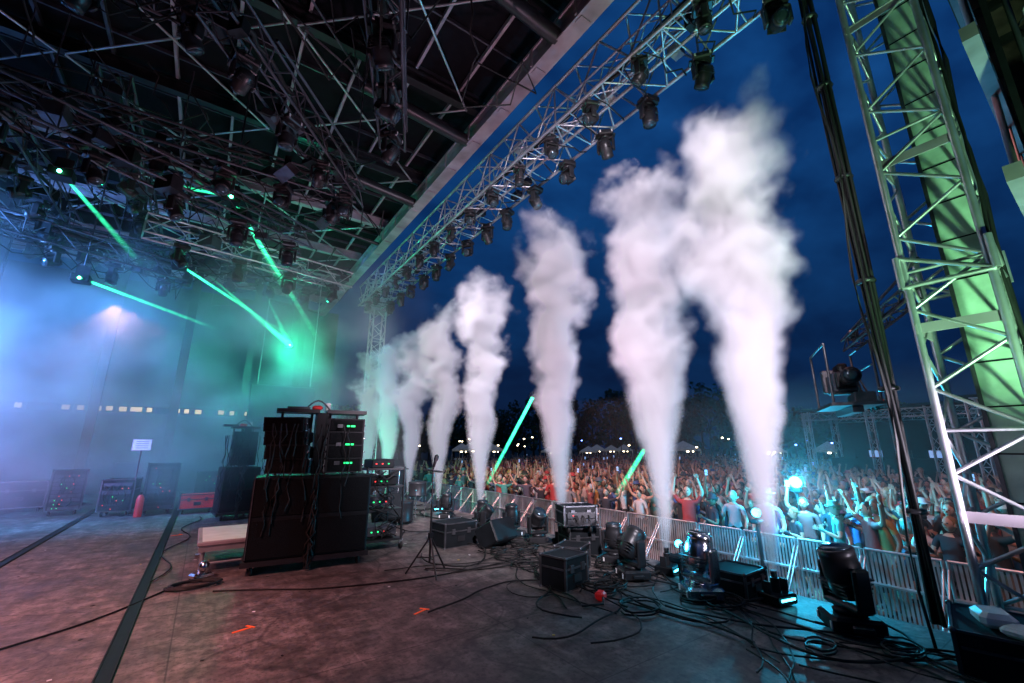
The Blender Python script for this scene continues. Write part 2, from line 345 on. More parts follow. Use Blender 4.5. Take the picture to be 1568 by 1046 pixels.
TR=[((-9,8.2,6.5),(1.8,8.2,6.5)),((-.6,5,6.5),(1.8,8.2,6.5)),((.5,2.8,6.6),(1.9,6.2,6.6)),((-1.6,10.6,5.9),(2.6,11.4,5.9)),
((-9,13.5,6.4),(2.2,13.5,6.4)),((-9,5.4,6.7),(-.4,5.4,6.7)),((-3.4,2,6.6),(-3.4,13,6.6)),((-6.5,3,6.3),(-6.5,18,6.3)),((-5,6,5.8),(1.2,9.3,5.8)),((-2,8.2,7.2),(-2,18,7.2)),((-8,10,5.8),(-1,13,5.8))]
for a,b in TR: trussobj(a,b,key='alu' if a[2] in(5.9,) else 'darkalu')
mb=MB()
for i in range(60):
    x=U(-8,2.4);y=U(4,18);z=U(6,8); a=U(0,6.3);l=U(.6,2.5)
    mb.cyl((x,y,z),(x+l*math.cos(a),y+l*math.sin(a),z+U(-.3,.3)),.018,'darkalu',5); mb.cyl((x,y,z),(x,y,8.4),.012,'darkalu',4)
for x,y in((.2,6.3),(.5,7.5),(-.8,8.6),(-3,8.5),(1.4,8.9)):
    mb.box((x,y,6.15),(.42,.2,.12),'edge',rz=U(0,3),rx=.5);mb.box((x,y,6.3),(.1,.1,.3),'black')
for i in range(30):
    x=U(-7,2);y=U(3,14);z=U(6.6,8);mb.tube([(x+t*U(.05,.2),y+t*U(0,.25),z-1.0*math.sin(t*.35)*U(.4,.7)) for t in range(10)],.014)
mb.obj('ceiling_rigging')
# moving heads
def moving_head(tilt,pan=0,basekey='black',headkey='black',lens='glass'):
    mb=MB();mb.box((0,0,.07),(.36,.4,.13),basekey,ch=.025)
    for s in(-1,1): 
        mb.box((s*.21,0,.07),(.06,.16,.05),'blackmetal',ch=.01)
        mb.box((s*.14,.203,.07),(.03,.01,.06),'white')
    mb.T=Matrix.Rotation(pan,4,'Z')
    mb.lathe([(.12,.13),(.13,.16),(.1,.18)],(0,0,0),(0,0,1),basekey,14)
    mb.box((0,0,.2),(.42,.16,.06),headkey,ch=.02)
    for s in(-1,1): mb.box((s*.19,0,.36),(.055,.15,.34),headkey,ch=.02)
    mb.T=mb.T@Matrix.Translation((0,0,.46))@Matrix.Rotation(tilt,4,'X')
    mb.lathe([(.06,-.22),(.11,-.2),(.145,-.12),(.155,0),(.15,.08),(.14,.13),(.145,.14),(.145,.2),(.12,.21)],(0,0,0),(0,0,1),headkey,16)
    mb.lathe([(.118,.205),(.11,.225),(.03,.235)],(0,0,0),(0,0,1),lens,16)
    for k in range(4): mb.box((0,0,-.06-.035*k),(.30-.02*k,.30-.02*k,.012),'blackmetal',ch=.004)
    mb.T=Matrix.Identity(4)
    return mb
MH=[moving_head(t,p,'blackmetal','blackmetal').mesh('moving_head_light') for t,p in((0,0),(.7,.4),(1.1,1.4),(-.5,2.6))]
pi=math.pi
for i in range(17):
    inst('moving_head_light',MH[i%4],(5.15,-.5+i*1.0+U(-.1,.1),7.06),(pi,0,U(0,6)),.72)
    inst('moving_head_light',MH[(i+2)%4],(4.45,.1+i*1.0,7.07),(pi,0,U(0,6)),.6)
for a,b in TR:
    a=Vector(a);b=Vector(b);n=int((b-a).length/.9)
    for i in range(n):
        p=a.lerp(b,(i+.6)/n);inst('moving_head_light',MH[random.randrange(4)],(p.x,p.y,p.z-.22),(pi,0,U(0,6)),U(.65,.78))
# floor lights
bm=moving_head(.25,.6,'chrome','chrome').mesh('moving_head_light')
inst('moving_head_light',bm,(4.55,2.98,.01),(0,0,.9),.95)
inst('moving_head_light',moving_head(-.2,.3,'black','blackmetal').mesh('moving_head_light'),(4.85,1.75,.01),(0,0,.7),1.0)
for x,y,s in((4.5,3.85,.85),(4.8,6.1,.8),(4.75,6.8,.8),(4.5,7.3,.75),(4.8,7.9,.75),(4.7,9.3,.8),(4.9,4.5,.75)):
    inst('moving_head_light',MH[random.randrange(2)],(x,y,.01),(0,0,U(0,6)),s)
# ---------------- towers
mb=MB();mb.truss((5.45,.68,-1.2),(5.45,.68,9.3),.54,.54,.36,.032,.016)
mb.truss((5.45,.68,3.0),(5.45,.68,3.3),.6,.6,.3,.03,.02)
for z in(-1,1.0,2.6,4.3,6,7.6):
    mb.box((5.45,.95,z),(.62,.012,.09),'steel');mb.box((5.18,.68,z+.003),(.012,.6,.09),'steel')
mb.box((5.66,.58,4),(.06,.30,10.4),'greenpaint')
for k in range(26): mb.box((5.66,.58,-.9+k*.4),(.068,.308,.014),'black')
for y_ in(.43,.73): mb.box((5.63,y_,4),(.04,.03,10.4),'edge')
mb.tube([(5.55+U(-.02,.02),.36+U(-.02,.02),-1.2+k*.5) for k in range(22)],.022)
mb.tube([(5.2+U(-.02,.02),.36+U(-.02,.02),-1.2+k*.5) for k in range(22)],.014)
mb.box((5.45,.68,-1.17),(.9,.9,.06),'steel')
mb.obj('truss_tower')
mb=MB();mb.truss((5.2,17.2,-1.2),(5.2,17.2,8.5),.5,.5,.45,.03,.015);mb.box((5.2,17.2,-1.17),(.9,.9,.06),'steel');mb.box((5.2,17.2,7.3),(1.0,.7,.5),'steel');mb.obj('truss_tower')
mb=MB()
for k in range(9):
    ox=U(-.055,.055);oy=U(-.055,.055);ph=U(0,6);r=U(.010,.019)
    mb.tube([(5.3+ox+.035*math.sin(z*.9+ph),1.27+oy+.03*math.cos(z*.7+ph),.1+z) for z in [i*.35 for i in range(25)]],r,'rubber',6)
for z in(1,2.1,3.2,4.4,5.6,6.6): mb.lathe([(.08,-.02),(.085,0),(.08,.02)],(5.3,1.27,z),(0,0,1),'blackmetal',10)
mb.tube([(5.0,1.25+.04*math.sin(z),z*.4) for z in range(20)],.012,'rubber',6)
mb.obj('cable_bundle')
# wing roof to the right
mb=MB();mb.box((9.5,-2.8,7.6),(7,6.2,.08),'brown')
for i in range(8): mb.box((6.3+i*.9,-2.8,7.5),(.08,6.1,.12),'blackmetal')
mb.box((9.3,.2,7.3),(7.2,.14,.22),'steel');mb.box((6.05,-2.8,7.3),(.16,6.2,.22),'steel')
mb.box((9.6,.02,5.7),(7.2,.05,3.3),'drape');mb.box((9.3,.16,5.6),(7.2,.12,.16),'steel');mb.box((9.3,.16,4.0),(7.2,.12,.16),'steel')
for k in range(7): mb.cyl((6.1+k*.9,.16,4.0),(7+k*.9,.16,5.6),.03,'steel');mb.cyl((6.1+k*.9,.16,7.2),(7+k*.9,.16,5.6),.03,'steel')
mb.truss((6.3,-.2,5.6),(6.3,-6,5.6),.4,.4,.4,.03,.014,'steel');mb.truss((8.2,.1,4.9),(8.2,-6,4.9),.4,.4,.4,.03,.014,'steel')
for x in(9.5,12.5): mb.cyl((x,.16,-1.2),(x,.16,7.2),.06,'steel',8)
mb.truss((6.6,-.3,-1.2),(6.6,-.3,7.3),.35,.35,.4,.025,.012,'darkalu')
for z in(.8,2.4,4.0): mb.box((8.6,-.6,z),(3.4,1.1,.1),'blackmetal')
mb.obj('stage_wing_roof')
# camera crane
mb=MB();mb.truss((5.6,1.0,3.05),(7.0,2.0,2.9),.14,.14,.2,.014,.008,'darkalu')
mb.cyl((5.6,.9,3.4),(7.1,2.1,3.0),.016,'darkalu')
mb.T=Matrix.Translation((7.2,2.2,2.1))@Matrix.Rotation(.5,4,'Z')@Matrix.Scale(1.12,4)
mb.box((0,0,0),(1.0,.5,.035),'edge');mb.box((0,0,-.06),(.9,.1,.07),'darkalu')
for a in(-.46,.46):
    for b_ in(-.22,.22): mb.cyl((a,b_,0),(a,b_,.72),.014,'edge')
for b_ in(-.22,.22): mb.cyl((-.46,b_,.72),(.46,b_,.72),.014,'edge')
mb.cyl((-.46,-.22,.45),(.46,-.22,.45),.010,'edge')
mb.box((.12,0,.3),(.42,.24,.26),'darkalu',ch=.02);mb.box((-.12,0,.32),(.1,.2,.2),'blackmetal',ch=.015)
mb.lathe([(.06,0),(.075,.04),(.07,.16),(.09,.18),(.1,.28),(.095,.29)],(-.15,0,.32),(-1,0,.05),'blackmetal',16);mb.lathe([(.085,0),(.04,.012),(.01,.014)],(-.44,0,.335),(-1,0,.05),'glass',16)
mb.box((.15,-.02,.5),(.3,.1,.09),'black',ch=.015);mb.cyl((.0,0,.43),(.0,0,.5),.02,'edge');mb.box((.38,.05,.36),(.12,.2,.3),'edge',ch=.01)
mb.box((.05,-.125,.33),(.12,.006,.08),'yellow');mb.box((.22,-.125,.26),(.06,.006,.05),'white');mb.box((-.3,-.1,.08),(.2,.2,.12),'edge',ch=.01);mb.box((.1,-.15,.1),(.5,.14,.12),'blackmetal',ch=.01)
for k in range(8): mb.tube([(U(-.4,.3),U(-.26,-.15),.1),(U(-.3,.3),-.26,-.05),(U(-.2,.4),-.24,.05),(U(.1,.45),-.2,.4)],.010)
for k in range(5): mb.box((-.35+k*.15,-.26,U(.02,.12)),(.03,.01,.04),random.choice(['yellow','white','red','orange']))
mb.T=Matrix.Identity(4)
mb.lathe([(.05,0),(.06,.12),(.05,.14)],(6.9,1.95,2.98),(-.5,-.5,.3),'edge',10)
mb.obj('camera_crane')
# ---------------- far wing
mb=MB();mb.box((-2.6,22,1.3),(14.5,.2,3.0),'drape');mb.box((-2.6,22,5.6),(14.5,.2,5.0),'drape')
for i in range(27):
    x=-8.2+i*.39
    if i%9==8 or R()<.1: continue
    mb.box((x,21.95,2.99+U(-.01,.01)),(U(.14,.22) if i%3 else .33,.06,.16),'warm')
    mb.box((x+.2,21.9,2.99),(.03,.08,.34),'blackmetal')
mb.box((-2.6,21.9,2.8),(14.5,.1,.06),'darkalu');mb.box((-2.6,21.9,3.2),(14.5,.1,.06),'darkalu')
mb.obj('wing_wall')
for i,(x,y) in enumerate(((-.9,16.4),(-2.8,17.2),(.9,18),(-5.2,16.5),(2.6,18.5))):
    mb=MB();mb.box((x,y,4.2),(.22,.03,8.4),'blackmetal');mb.box((x,y+.12,4.2),(.22,.03,8.4),'blackmetal');mb.box((x,y+.06,4.2),(.03,.09,8.4),'blackmetal');mb.box((x,y+.07,.02),(.5,.5,.03),'blackmetal');mb.obj('steel_column')
mb=MB();mb.box((2.2,18.4,3.2),(2.2,.2,1.3),'black',ch=.03);mb.cyl((1.3,18.4,3.8),(1.3,18.4,8.3),.02);mb.cyl((3.1,18.4,3.8),(3.1,18.4,8.3),.02)
mb.box((2.2,18.28,3.2),(2.05,.03,1.15),'grille');mb.obj('video_screen')
# ---------------- speaker stack
def caster(mb,x,y,z=0.06):
    mb.lathe([(.05,-.02),(.06,-.012),(.06,.012),(.05,.02)],(x,y,z),(1,0,0),'rubber',12);mb.box((x,y,z+.055),(.07,.06,.05),'chrome')
def cabinet(mb,cx,cy,z0,wd,dp,h,rows=2):
    mb.box((cx,cy,z0+h/2),(wd,dp,h),'black',ch=.015)
    for r in range(rows):
        hh=h/rows
        mb.box((cx,cy-dp/2-.004,z0+hh*(r+.5)),(wd-.05,.012,hh-.05),'grille',ch=.005)
        for sx in(-1,1): mb.box((cx+sx*(wd/2-.004),cy,z0+hh*(r+.5)),(.014,.16,.07),'blackmetal')
def line_box(mb,cx,cy,z,w_,tilt,rz=0):
    T0=mb.T;mb.T=T0@Matrix.Translation((cx,cy,z))@Matrix.Rotation(rz,4,'Z')@Matrix.Rotation(tilt,4,'X')
    w2=w_/2
    mb.add([(-w2,-.18,-.1),(w2,-.18,-.1),(w2*.8,.2,-.07),(-w2*.8,.2,-.07),(-w2,-.18,.1),(w2,-.18,.1),(w2*.8,.2,.07),(-w2*.8,.2,.07)],[(3,2,1,0),(4,5,6,7),(0,1,5,4),(1,2,6,5),(2,3,7,6),(3,0,4,7)],'black')
    mb.box((0,-.187,0),(w_-.05,.012,.16),'grille',ch=.004)
    for s in(-1,1): mb.box((s*(w2+.006),-.1,0),(.014,.05,.17),'edge');mb.lathe([(.012,-.02),(.012,.02)],(s*(w2+.012),-.13,0),(1,0,0),'chrome',6)
    mb.T=T0
def speaker_stack(name,loc,rz,cols=2,withtop=True,hs=1.0):
    mb=MB();W=.74
    mb.box((0,0,.14),(W*cols+.04,.86,.06),'blackmetal')
    for x in(-W*cols/2+.1,W*cols/2-.1):
        for y in(-.33,.33): caster(mb,x,y)
    for c in range(cols): cabinet(mb,(c-(cols-1)/2)*W,0,.17,W-.012,.82,hs,2)
    zt=.17+hs
    if withtop:
        for c,xx in enumerate((-.30,.36) if cols==2 else (0,)):
            fx=-.5 if (c==0 and cols==2) else 0
            for k in range(4): line_box(mb,xx-(.03*k if fx else 0),-.1+.02*k*(k-1)*.5,zt+.12+k*.2,.5 if not fx else .56,.07*(k-1.5),fx)
            mb.box((xx,0,zt+.9),(.56,.36,.05),'blackmetal')
            for s in(-1,1): mb.cyl((xx+s*.2,.22,zt),(xx+s*.2,.22,zt+.9),.02,'blackmetal')
            if xx>=0 and cols==2:
                for k in range(3): mb.box((xx+.05,-.30,zt+.17+k*.26),(.11,.02,.022),'ledg');mb.box((xx-.1,-.30,zt+.17+k*.26),(.07,.02,.05),'edge')
        mb.box((.03,.05,zt+.45),(.16,.4,.86),'black')
        mb.box((-.05,0,zt+.96),(.14,.14,.06),'red',ch=.02);mb.box((.1,.05,zt+.98),(.07,.1,.12),'white',ch=.01);mb.box((-.3,.02,zt+.94),(.3,.2,.05),'edge')
        mb.tube([(-.2+t*.05,.0,zt+.95+.12*math.sin(t*.5)) for t in range(8)],.012,'edge')
        for k in range(12):
            x=U(-.6,.5);mb.tube([(x+U(-.04,.04),-.43-.03*U(0,1),zt+.7-t*.14) for t in range(int(U(6,12)))],.009)
    for k in range(5): mb.tube([(.0+U(-.06,.06),-.44,zt*(1-t/8)+.03) for t in range(9)],.013)
    mb.box((-W*cols/2+.02,-.425,.7),(.012,.01,hs),'edge') 
    return mb.obj(name,loc,(0,0,rz))
speaker_stack('speaker_stack',(1.36,6.95,0),-.12)
speaker_stack('speaker_stack',(.75,12.2,0),.1,1,True,.95)
# riser
mb=MB();mb.box((.55,7.7,.36),(.9,1.3,.05),'steel',ch=.01);mb.box((.55,7.7,.30),(.86,1.26,.07),'alu')
mb.box((.55,7.7,.387),(.8,1.2,.004),'white')
for x in(.17,.93):
    for y in(7.12,8.28): mb.cyl((x,y,0),(x,y,.3),.025,'alu',8);mb.box((x,y,.02),(.12,.12,.02),'chrome')
mb.cyl((.17,7.12,.12),(.93,7.12,.12),.015);mb.cyl((.17,7.12,.12),(.17,8.28,.12),.015)
mb.obj('stage_riser')
mb=MB();mb.box((.18,6.85,.05),(.22,.16,.07),'chrome',rz=.5,ch=.02);mb.lathe([(.05,0),(.06,.1),(.03,.14)],(.2,6.8,.08),(0,.4,1),'chrome',10)
for k in range(3): mb.tube([(.1+.25*math.cos(t*.6+k)+.02*k,6.55+.15*math.sin(t*.6+k),.02+.01*k) for t in range(12)],.012)
mb.obj('cable_clamp')
# road cases
def case(w_,d_,h_,key='black',casters=True):
    mb=MB();z0=.12 if casters else 0
    mb.box((0,0,z0+h_/2),(w_,d_,h_),key,ch=.01)
    for sx in(-1,1):
        for sy in(-1,1):
            mb.box((sx*w_/2,sy*d_/2,z0+h_/2),(.025,.025,h_-.04),'edge')
            for z in(z0,z0+h_): mb.ell((sx*w_/2,sy*d_/2,z),(.024,.024,.024),'edge',8,5)
            if casters: caster(mb,sx*(w_/2-.08),sy*(d_/2-.08))
    for z in(z0,z0+h_,z0+h_*.66):
        for sy in(-1,1): mb.box((0,sy*(d_/2+.002),z),(w_-.05,.018,.018),'edge')
        for sx in(-1,1): mb.box((sx*(w_/2+.002),0,z),(.018,d_-.05,.018),'edge')
    for sx in(-.25,.25): mb.box((sx*w_,-d_/2-.012,z0+h_*.66),(.06,.02,.08),'edge')
    mb.box((0,-d_/2-.01,z0+h_*.35),(.14,.02,.08),'blackmetal')
    return mb
def rack(w_=.55,d_=.6,h_=1.1,leds=('ledg','ledr')):
    mb=case(w_,d_,h_)
    n=int(h_/.09)
    for k in range(n):
        mb.box((0,-d_/2-.02,.17+k*.09),(w_-.08,.02,.078),random.choice(['blackmetal','darkalu','black','edge']))
        for q in range(3):
            if R()<.35: mb.box((U(-.2,.2)*w_/.55,-d_/2-.033,.17+k*.09),(.015,.006,.012),random.choice(leds))
    for k in range(5):
        x=U(-.2,.2);mb.tube([(x+U(-.04,.04),-d_/2-.05-.03*math.sin(t),h_-.1*t) for t in range(int(h_*9))],.008)
    return mb
rack(.6,.6,1.05).obj('amplifier_rack',(-.75,14.1,0),(0,0,.1))
rack(.6,.6,.7).obj('amplifier_rack',(-1.5,14.3,0),(0,0,-.1))
rack(.6,.6,.9).obj('amplifier_rack',(-2.6,15.2,0),(0,0,.2))
rack(.6,.6,.8).obj('amplifier_rack',(.25,14.9,0))
case(.7,.45,.32,'red').obj('road_case',(.05,13.7,0))
case(.9,.6,.6).obj('road_case',(-3.6,16.4,0),(0,0,.1))
case(.9,.6,1.0).obj('road_case',(-1.6,17.3,0))
case(1.1,.6,.7).obj('road_case',(1.7,14.5,0))
case(.8,.6,.9).obj('road_case',(2.2,12.6,0),(0,0,.3))
case(.42,.36,.34,casters=False).obj('road_case',(3.65,4.15,0),(0,0,.2))
case(.6,.45,.36,casters=False).obj('road_case',(3.6,6.85,0),(0,0,.1))
case(.5,.4,.38,casters=False).obj('road_case',(4.9,5.2,0),(0,0,-.3))
mb=rack(.5,.4,.26,('ledg','ledr'));mb.obj('power_distribution_box',(4.75,5.1,.33),(0,0,-.4))
case(.75,.6,.3,casters=False).obj('road_case',(4.95,.8,0),(0,0,.2))
case(.5,.45,.24,casters=False).obj('road_case',(5.1,2.9,0),(0,0,.05))
case(.4,.35,.3,casters=False).obj('road_case',(4.2,4.6,0),(0,0,.5))
mb=MB();mb.box((3.2,9.0,.35),(.5,.42,.5),'black',rx=-.4,ch=.02);mb.box((3.2,8.8,.38),(.44,.02,.42),'grille',rx=-.4);mb.box((4.1,6.3,.2),(.55,.4,.34),'black',rx=-.5,rz=.3,ch=.02);mb.obj('monitor_wedge')
mb=MB();mb.box((-1.25,14.0,1.62),(.34,.01,.24),'white');mb.box((-1.25,14.01,1.62),(.38,.006,.28),'steel');mb.cyl((-1.25,14.03,0),(-1.25,14.03,1.7),.015,'darkalu');mb.box((-1.25,14.03,.01),(.3,.3,.02),'blackmetal')
for k in range(4): mb.box((-1.25,13.993,1.55+k*.05),(.24,.003,.012),'black')
mb.obj('notice_sign')
mb=MB();mb.lathe([(.07,0),(.075,.02),(.075,.4),(.05,.46),(.02,.5)],(-1.05,13.6,0),(0,0,1),'red',12);mb.box((-1.05,13.58,.52),(.03,.1,.05),'black');mb.tube([(-1.0,13.6,.5),(-.95,13.6,.35),(-.96,13.6,.15)],.012);mb.obj('fire_extinguisher')
# equipment cart right of the stack
mb=MB()
for x in(2.15,2.75):
    for y in(7.0,7.7):
        mb.cyl((x,y,.14),(x,y,1.25),.02,'blackmetal',8);caster(mb,x,y,.07)
for z in(.16,.6,.95,1.22):
    mb.box((2.45,7.35,z),(.62,.72,.03),'blackmetal')
for k,z in enumerate((.28,.72,1.03,1.3)):
    mb.box((2.45+U(-.05,.05),7.3,z),(U(.3,.5),.45,.14),random.choice(['black','darkalu']),ch=.015)
    for q in range(3): mb.box((2.3+q*.1,7.07,z),(.02,.01,.015),random.choice(['ledg','ledr']))
for k in range(6): mb.tube([(2.2+U(0,.5),6.98+U(-.03,.03),1.2-t*.14+U(-.02,.02)) for t in range(8)],.011)
mb.obj('equipment_cart')
# tripod stand
mb=MB();x,y=2.54,5.45
for k in range(3):
    a=k*2.09+.4;mb.cyl((x,y,.45),(x+.3*math.cos(a),y+.3*math.sin(a),.01),.012,'blackmetal',6);mb.cyl((x,y,.2),(x+.17*math.cos(a),y+.17*math.sin(a),.2),.008,'blackmetal',5)
mb.cyl((x,y,.15),(x,y,1.1),.014,'blackmetal',8);mb.cyl((x,y,1.0),(x,y,1.32),.009,'blackmetal',8);mb.box((x,y,.46),(.05,.05,.06),'black');mb.box((x,y,1.0),(.04,.04,.05),'black')
mb.lathe([(.015,0),(.02,.08),(.03,.1),(.03,.15),(.01,.17)],(x,y,1.3),(.3,0,1),'black',10)
mb.obj('microphone_stand')
# drum kit
mb=MB()
for (x,y,r,h,z) in((3.6,9.3,.28,.4,.05),(4.1,9.6,.2,.3,.5),(3.2,9.8,.2,.28,.5)):
    mb.lathe([(r,0),(r+.01,.02),(r,.04),(r,h-.04),(r+.01,h-.02),(r,h)],(x,y,z),(0,0,1),'blackmetal',18)
    for k in range(3):
        a=k*2.1;mb.cyl((x+r*math.cos(a),y+r*math.sin(a),0),(x+r*math.cos(a),y+r*math.sin(a),z+h*.5),.01,'chrome')
for x,y,z in((3.0,9.2,1.0),(4.3,9.2,1.05),(3.8,10,1.1)):
    mb.lathe([(.22,0),(.05,.02),(.01,.03)],(x,y,z),(.2,.1,1),'edge',18);mb.cyl((x,y,0),(x,y,z),.01,'chrome')
mb.obj('drum_kit')
# CO2 jets
def jet():
    mb=MB();mb.box((0,0,.06),(.3,.24,.1),'black',ch=.015);mb.box((0,-.124,.065),(.2,.008,.02),'ledc');
    for s in(-1,1): mb.box((s*.13,0,.15),(.015,.08,.14),'blackmetal')
    mb.cyl((0,0,.1),(0,0,.24),.045,'blackmetal',12);mb.cyl((0,0,.24),(0,0,.31),.028,'chrome',12,r2=.035)
    mb.tube([(-.14,.05,.05),(-.3,.1,.03),(-.5,.3,.02),(-.6,.7,.02)],.016);return mb.mesh('co2_jet_machine')
jm=jet()
for y in JY: inst('co2_jet_machine',jm,(5.05,y,0),(0,0,U(-.3,.3)))
# cables
mb=MB()
def wander(x,y,a,n,st,r,key='rubber',turn=.35,zb=0):
    pts=[];da=0
    for i in range(n):
        pts.append((x,y,r+.004+zb));da=da*.8+U(-turn,turn)*.5;a+=da;x+=st*math.cos(a);y+=st*math.sin(a)
        if x>5.2: a=U(2,4)
        if x<2.6 and zb==0 and turn<1: a=a*.5
    mb.tube(pts,r,key,5)
for i in range(60):
    wander(U(3.6,4.9),U(.4,6.5),random.choice([1.57,-1.57])+U(-.5,.5),26,.1,U(.005,.011),zb=U(0,.03))
for i in range(16):
    cx,cy=U(3.7,4.7),U(1.2,6);rr_=U(.1,.24)
    mb.tube([(cx+(rr_+.02*math.sin(t*1.7))*math.cos(t*.45+i),cy+(rr_*.8)*math.sin(t*.45+i),.02+.002*t) for t in range(30)],.009)
for i in range(10): wander(U(3,4.8),U(7,15),1.57+U(-.4,.4),30,.1,.011)
mb.tube([(2.6+t*.12+.05*math.sin(t),5.7-.3*math.sin(t*.25)-t*.03,.012) for t in range(14)],.008)
mb.tube([(-1.8+t*.13,4.6+t*.15+.12*math.sin(t*.5),.012) for t in range(16)],.009)
mb.tube([(.3+t*.15+.05*math.sin(t*.7),6.2-.35*math.sin(t*.15)-t*.04,.012) for t in range(24)],.009)
mb.tube([(-.3+.12*math.sin(t*.8)+t*.02,7+t*.3,.02) for t in range(20)],.009)
mb.obj('stage_cables')
mb=MB();mb.box((4.85,.85,.36),(.26,.2,.1),'white',rz=.4,ch=.03);mb.box((4.7,.7,.34),(.2,.16,.06),'white',rz=-.3,ch=.02);mb.obj('folded_towels')
mb=MB();mb.box((3.62,3.55,.05),(.12,.1,.08),'red',ch=.02,rz=.4);mb.tube([(3.6,3.5,.05),(3.5,3.4,.03),(3.3,3.5,.02)],.012);mb.obj('power_connector')
# ---------------- barricade
mb=MB();X0=9.25;zg=-1.2
for i in range(26):
    y=-4+i*1.0; 
    for yy in(y+.03,y+.97): mb.cyl((X0,yy,zg+.04),(X0,yy,zg+1.12),.025,'alu',8);mb.cyl((X0-.9,yy,zg+.03),(X0-.03,yy,zg+1.0),.018,'alu',6);mb.cyl((X0-.95,yy,zg+.03),(X0,yy,zg+.03),.02,'alu',6)
    for z in(.06,.6,1.12): mb.cyl((X0,y+.03,zg+z),(X0,y+.97,zg+z),.022,'alu',6)
    for k in range(15): 
        yy=y+.09+k*.058;mb.box((X0+.005,yy,zg+.6),(.004,.034,1.04),'alu')
    mb.box((X0-.5,y+.5,zg+.02),(.9,.92,.012),'steel');mb.box((X0-.06,y+.5,zg+.62),(.1,.94,.03),'alu')
mb.obj('crowd_barricade')
# pit lamps (cyan)
def padlamp(loc,sz=.16,e=150):
    mb=MB();mb.box((0,0,-.04),(.2,.2,.08),'black',ch=.02);mb.lathe([(sz*.6,-.16),(sz*.9,-.1),(sz,0),(sz,.02)],(0,0,.12),(-.8,-.5,.2),'black',14)
    mb.lathe([(sz*.85,.024),(sz*.6,.03),(.01,.035)],(0,0,.12),(-.8,-.5,.2),'ledc',14)
    mb.cyl((0,0,-loc[2]-(1.2 if loc[0]>6 else 0)),(0,0,-.08),.03,'blackmetal');mb.obj('stage_strobe_light',loc)
    point('strobe_lamp',(loc[0]-.35,loc[1]-.22,loc[2]+.2),e,(.03,.6,1),.06)
padlamp((9.0,4.55,.2),.10,170);padlamp((10.4,4.35,.72),.15,850);padlamp((4.75,3.35,.33),.05,7)
# ---------------- crowd
def person(arms,legs=0,phone=False,hat=False):
    V=[((0,0,.96),.145,.10),((0,0,1.1),.13,.095),((0,.0,1.28),.165,.105),((0,0,1.42),.10,.075),((0,.01,1.52),.052,.052)];E=[(0,1),(1,2),(2,3),(3,4)]
    def a(p,r,par,r2=None): V.append((p,r,r2 or r));E.append((par,len(V)-1));return len(V)-1
    hands=[]
    for s,(el,wr) in zip((-1,1),arms):
        sh=a((s*.18,0,1.41),.06,3);e=a(el,.042,sh);w_=a(wr,.03,e)
        d=(Vector(wr)-Vector(el)).normalized();pm=Vector(wr)+d*.08;a(tuple(pm),.035,w_,.02);hands.append((pm,d,s))
    for s in(-1,1):
        h=a((s*.09,0,.88),.088,0);k=a((s*(.11+legs*.05),.03,.5),.058,h);an=a((s*(.12+legs*.1),-.01,.09),.04,k);a((s*(.13+legs*.1),.13,.03),.038,an,.03)
    me=bpy.data.meshes.new('t');me.from_pydata([v[0] for v in V],E,[]);o=bpy.data.objects.new('t',me);col.objects.link(o)
    md=o.modifiers.new('s','SKIN');sv=me.skin_vertices[0].data
    for i,v in enumerate(V): sv[i].radius=(v[1],v[2]);sv[i].use_root=(i==0)
    sb=o.modifiers.new('u','SUBSURF');sb.levels=1
    bpy.context.view_layer.update();dg=bpy.context.evaluated_depsgraph_get();m2=bpy.data.meshes.new_from_object(o.evaluated_get(dg))
    bpy.data.objects.remove(o)
    mb=MB();vs=[v.co.copy() for v in m2.vertices];fs=[];ks=[]
    for p in m2.polygons:
        c=p.center;fs.append(tuple(p.vertices))
        if c.z<.1:ks.append('rubber')
        elif c.z<.97:ks.append('pants' if c.z>.42 or legs==0 else 'skin')
        elif c.z<1.47 and abs(c.x)<.2:ks.append('shirt')
        elif min((c-Vector((s*.18,0,1.41))).length for s in(-1,1))<.17 and c.z<1.6:ks.append('shirt')
        else:ks.append('skin')
    mb.add(vs,fs,ks,True)
    mb.ell((0,.02,1.645),(.076,.095,.118),'skin',12,9,lambda p:Vector((p[0]*(1-.18*max(0,-p[2])),p[1],p[2])))
    mb.ell((0,-.004,1.672),(.086,.1,.108),'hair',12,9,lambda p:Vector((p[0],min(p[1],.55) if p[2]<.45 else p[1],max(p[2],-.35))))
    if hat: mb.lathe([(.15,0),(.155,.01),(.09,.02),(.085,.09),(.03,.1)],(0,.02,1.70),(0,.1,1),'shirt',14)
    mb.box((0,.118,1.635),(.022,.035,.04),'skin',rx=-.3)
    for s in(-1,1): mb.box((s*.03,.106,1.662),(.022,.012,.01),'black');mb.box((s*.078,.015,1.64),(.015,.035,.05),'skin')
    mb.box((0,.108,1.592),(.04,.010,.008),'hair')
    for pm,d,s in hands:
        sd=d.cross(Vector((0,1,.2))).normalized()
        for k in range(4):
            b0=pm+sd*(k-1.5)*.018+d*.0;l=(.07,.08,.075,.06)[k];b1=b0+d*l*.55+sd*(k-1.5)*.006;mb.cyl(b0,b1,.009,'skin',5,r2=.008);mb.cyl(b1,b1+d*l*.5+Vector((0,.012,0)),.008,'skin',5,r2=.006)
        mb.cyl(pm-d*.03,pm+d*.02-sd*.05*s,.01,'skin',5,r2=.007)
        if phone and s==1: mb.box(pm+d*.07,(.07,.012,.14),'cool')
    return mb.mesh('festival_goer')
up=lambda s,o=0:((s*.30,.02,1.62+o),(s*.24,.06,1.88+o))
dn=lambda s:((s*.25,-.02,1.13),(s*.24,.1,.9))
bt=lambda s:((s*.26,.02,1.15),(s*.16,.26,1.25))
wd=lambda s:((s*.42,.02,1.5),(s*.52,.08,1.76))
